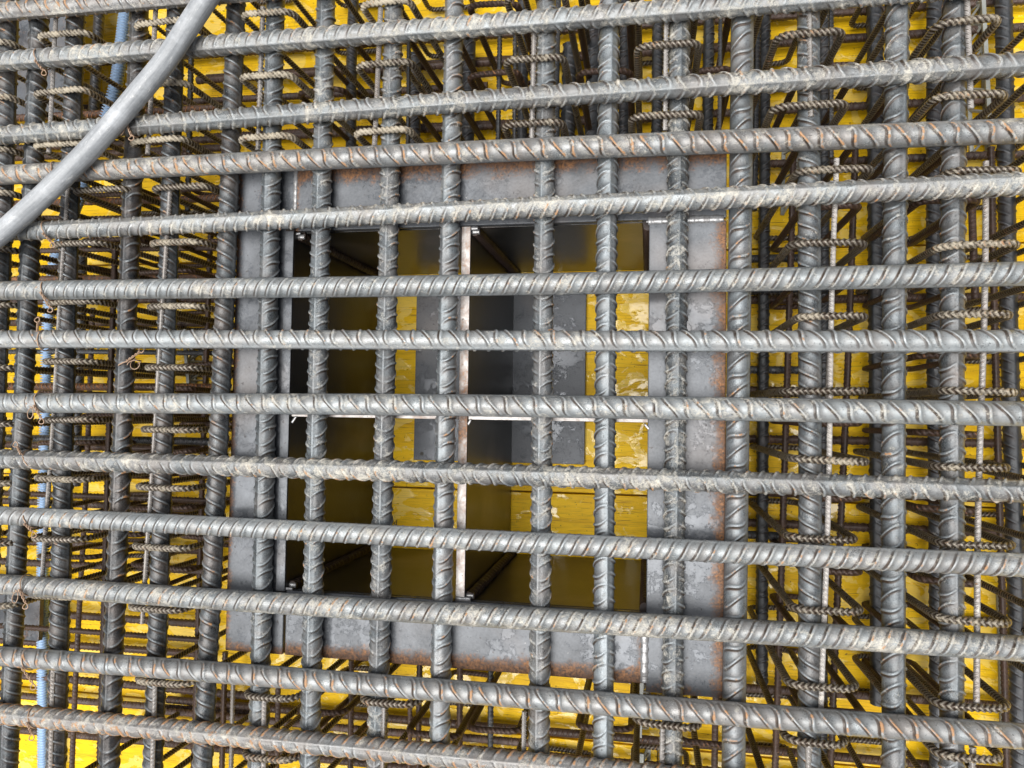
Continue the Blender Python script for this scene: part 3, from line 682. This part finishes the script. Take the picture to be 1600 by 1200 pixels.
# hoops whose tops lie outside the photo but whose legs and feet reach into it, and dark ones standing deeper
def deep_hoop(me, x, y, z, lab, grp, dx, mat=M_STIR):
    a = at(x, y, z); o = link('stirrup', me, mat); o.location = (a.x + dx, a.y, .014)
    o.rotation_euler = (rng.uniform(-.03, .03), 0, rng.uniform(-.04, .04)); look(o, .0, rng.uniform(.1, .3), rng.uniform(.2, .5))
    tag(o, lab, 'stirrup', grp)
FULL = hoop_mesh(.10, 0)
for nm, x in (('the two bars by the conduit', 48), ('the second left column', 200), ('the left frame plate', 368), ('the left cells', 552), ('the right cells', 784), ('the right frame plate', 988), ('the first column at right', 1206), ('the rightmost column', 1457)):
    for y, w_ in ((-108, 'nearest hoop beyond the upper edge'), (-205, 'second hoop beyond the upper edge'), (1262, 'nearest hoop beyond the lower edge'), (1372, 'second hoop beyond the lower edge')):
        if x < 300 and y > 1300: continue
        deep_hoop(FULL, x + rng.uniform(-6, 6), y, Z_ST, f'dark stirrup foot under {nm}, {w_}', 'stirrups with tops outside the photo', .05)
for k, y in enumerate((-40, 75, 190, 300, 415, 530, 640, 755, 870, 990, 1105)):
    deep_hoop(FULL, 1684, y, Z_ST, f'dark stirrup leg reaching in from the right photo edge, {ORD[k]} downwards', 'stirrups reaching in at the right edge', .05)
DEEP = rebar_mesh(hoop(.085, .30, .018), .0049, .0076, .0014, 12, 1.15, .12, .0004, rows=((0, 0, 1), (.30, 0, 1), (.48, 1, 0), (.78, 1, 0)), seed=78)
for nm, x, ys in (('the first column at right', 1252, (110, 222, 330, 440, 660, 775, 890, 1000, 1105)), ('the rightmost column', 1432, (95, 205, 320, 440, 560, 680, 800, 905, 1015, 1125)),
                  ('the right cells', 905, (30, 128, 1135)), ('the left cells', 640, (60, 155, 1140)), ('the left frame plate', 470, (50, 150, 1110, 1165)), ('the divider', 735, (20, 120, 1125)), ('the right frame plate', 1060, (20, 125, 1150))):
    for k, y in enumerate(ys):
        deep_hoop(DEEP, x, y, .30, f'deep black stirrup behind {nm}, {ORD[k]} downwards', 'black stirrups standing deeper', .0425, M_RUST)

# lower, darker hoops that stand between the left columns
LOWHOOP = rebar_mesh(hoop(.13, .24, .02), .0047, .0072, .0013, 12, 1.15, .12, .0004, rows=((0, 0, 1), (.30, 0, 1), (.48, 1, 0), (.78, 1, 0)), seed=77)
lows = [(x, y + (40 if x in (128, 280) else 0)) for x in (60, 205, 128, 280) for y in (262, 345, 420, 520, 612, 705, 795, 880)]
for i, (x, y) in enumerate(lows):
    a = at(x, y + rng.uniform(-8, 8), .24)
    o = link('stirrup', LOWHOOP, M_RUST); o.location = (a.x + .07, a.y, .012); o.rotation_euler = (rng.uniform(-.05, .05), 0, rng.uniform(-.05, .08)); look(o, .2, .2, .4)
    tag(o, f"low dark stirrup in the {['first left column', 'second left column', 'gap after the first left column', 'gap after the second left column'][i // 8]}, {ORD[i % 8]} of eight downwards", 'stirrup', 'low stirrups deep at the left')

# ------------------------------------------------------------------ grey hose on top of the bars
zh = Z_H + .0345
hp = [(372, -75), (345, -35), (320, 2), (293, 43), (257, 97), (213, 150), (173, 197), (133, 241), (84, 290), (40, 331), (0, 366), (-50, 405), (-120, 452)]
pts = smooth_pts([at(x, y, zh) for x, y in hp], 10)
o = link('hose', tube_mesh(pts, .0170, 28, (0, 0, 1), 'hose', .006), M_HOSE)
tag(o, 'scuffed grey plastic hose bent across the top bars at the upper left', 'hose')

# ------------------------------------------------------------------ pale blue corrugated conduit among the lower bars
cp = [(204, -50, .21), (197, 10, .21), (190, 70, .21), (183, 122, .21), (172, 165, .21), (152, 222, .205), (128, 295, .19), (107, 350, .16), (88, 400, .14), (79, 460, .12), (74, 540, .10), (72, 640, .09), (69, 760, .07), (67, 880, .06), (67, 1000, .05), (68, 1120, .05), (69, 1260, .05)]
p = Path(smooth_pts([at(x, y, z) for x, y, z in cp], 14), (1, 0, 0))
pit = .0058; ns = int(p.L / pit) * 4; nc = 16
s = np.arange(ns) * pit / 4; prof = np.tile([.0078, .0130, .0130, .0078], ns // 4)
th = np.linspace(0, 2 * math.pi, nc, endpoint=False)
o = link('conduit', swept('conduit', p, np.repeat(s[:, None], nc, 1), np.repeat(prof[:, None], nc, 1), th), M_BLUE)
tag(o, 'pale blue corrugated conduit winding down the left side below the bars', 'conduit')

# ------------------------------------------------------------------ tie wires knotted round the crosswise bars at left
def tie_mesh(v):
    rg = random.Random(v); rr = .0170; P1 = []
    for a in np.linspace(-165, 175, 34):
        t_ = R(a + 90); P1.append((.004 * math.sin(R(a)) + rg.uniform(-.0004, .0004), rr * math.cos(t_), rr * math.sin(t_)))
    me1 = [(P1, .0011)]
    for k in (0, 1):       # twisted tail ending in an eye
        tail = []; n = 26; L = (.026, .020, .032)[v % 3]
        for i in range(n):
            u = i / (n - 1); a = u * 14 + k * math.pi; amp = .0015
            tail.append((.002 + L * .55 * u + amp * math.cos(a), -.008 - L * .85 * u, rr * (1 - .3 * u) + .002 + amp * math.sin(a)))
        c = Vector(tail[-1])
        if k == 0:
            for a in np.linspace(0, 330, 14): tail.append((c.x + .0045 * math.sin(R(a)) + .002, c.y - .0045 + .0045 * math.cos(R(a)), c.z + .001 * math.sin(R(a * 2))))
        me1.append((tail, .0009))
    if v % 3 == 0:         # loose curl
        curl = [(-.004 + .010 * math.cos(a) * (1 - a / 16), -.020 + .010 * math.sin(a), .010 + .0012 * a) for a in np.linspace(0, 8, 30)]
        me1.append((curl, .0007))
    bm = bmesh.new()
    for pts, r_ in me1:
        m = tube_mesh(np.array(pts), r_, 6, (1, 0, .1)); bm.from_mesh(m); bpy.data.meshes.remove(m)
    me = bpy.data.meshes.new('tie_wire'); bm.to_mesh(me); bm.free()
    me.polygons.foreach_set('use_smooth', [True] * len(me.polygons))
    return me
TM = [tie_mesh(v) for v in range(3)]
for i, (x, hb, v, fl_) in enumerate(((66, 1, 1, 0), (209, 2, 0, 0), (92, 3, 2, 0), (78, 4, 1, 0), (76, 5, 2, 0), (70, 6, 1, 1), (66, 7, 0, 0), (50, 8, 1, 1), (50, 9, 1, 0), (44, 10, 0, 0), (47, 11, 2, 0), (56, 12, 1, 0))):
    (xa, ya), (xb, yb) = HB[hb][0], HB[hb][1]; y = ya + (yb - ya) * (x - xa) / (xb - xa)
    o = link('tie_wire', TM[v], M_TIE); o.location = at(x, y, Z_H)
    o.rotation_euler = (rng.uniform(-.35, .1), 0, rng.uniform(-.25, .25)) if not fl_ else (rng.uniform(.1, .5), 0, math.pi + rng.uniform(-.4, .3))
    tag(o, f'thin tan tie wire knotted round the {ORD[hb]} crosswise bar from the top', 'tie wire', 'tie wires knotted at the left ends of the crosswise bars')

o = link('tie_wire', TM[0], M_TIE); o.location = at(203, 568, Z_V + .004); o.rotation_euler = (0, 0, R(95))
tag(o, 'loose curl of tie wire on the rust tinged lengthwise bar at left', 'tie wire')

# ------------------------------------------------------------------ grey plastic lattice spacers under the bottom mat
def spacer(pa, pb, lab, wd=.028, z0=.0):
    a, b = at(*pa, .03), at(*pb, .03); L = (b - a).length
    root = bpy.data.objects.new('lattice_spacer', None); COL.objects.link(root)
    root.location = ((a + b) / 2).xy.to_3d(); root.rotation_euler = (0, 0, math.atan2(b.y - a.y, b.x - a.x))
    tag(root, lab, 'spacer', 'grey lattice spacers under the bottom mat')
    h = .05
    for sy, zz in ((-wd / 2, .004), (wd / 2, .004), (0, h)):
        bm = bmesh.new(); strut_box(bm, (-L / 2, sy, zz), (L / 2, sy, zz), .007, .006)
        me = bpy.data.meshes.new('rail'); bm.to_mesh(me); bm.free(); link('rail', me, M_SPACER, root)
    n = max(3, int(L / .04))
    for i in range(n):
        x0 = -L / 2 + L * i / n; x1 = x0 + L / n; xm = (x0 + x1) / 2
        for s_ in (-1, 1):
            bm = bmesh.new()
            strut_box(bm, (x0, s_ * wd / 2, .006), (xm, 0, h - .004), .004, .004); strut_box(bm, (xm, 0, h - .004), (x1, s_ * wd / 2, .006), .004, .004)
            strut_box(bm, (xm, s_ * wd / 2, .006), (xm, 0, h - .006), .003, .003)
            me = bpy.data.meshes.new('lattice'); bm.to_mesh(me); bm.free(); link('lattice', me, M_SPACER, root)
spacer((296, 520), (307, 640), 'grey plastic lattice spacer left of the steel frame')
spacer((1526, -40), (1540, 232), 'grey plastic lattice spacer in the upper right corner')
spacer((1584, 930), (1590, 1150), 'grey plastic lattice spacer at the lower right photo edge')
spacer((1003, 1060), (1000, 1145), 'short grey plastic lattice spacer below the right plate of the frame')
spacer((1003, 1170), (1001, 1260), 'grey plastic lattice spacer at the lower photo edge below the frame')
spacer((1240, 215), (1238, 330), 'grey plastic lattice spacer beside the upper right corner of the frame')
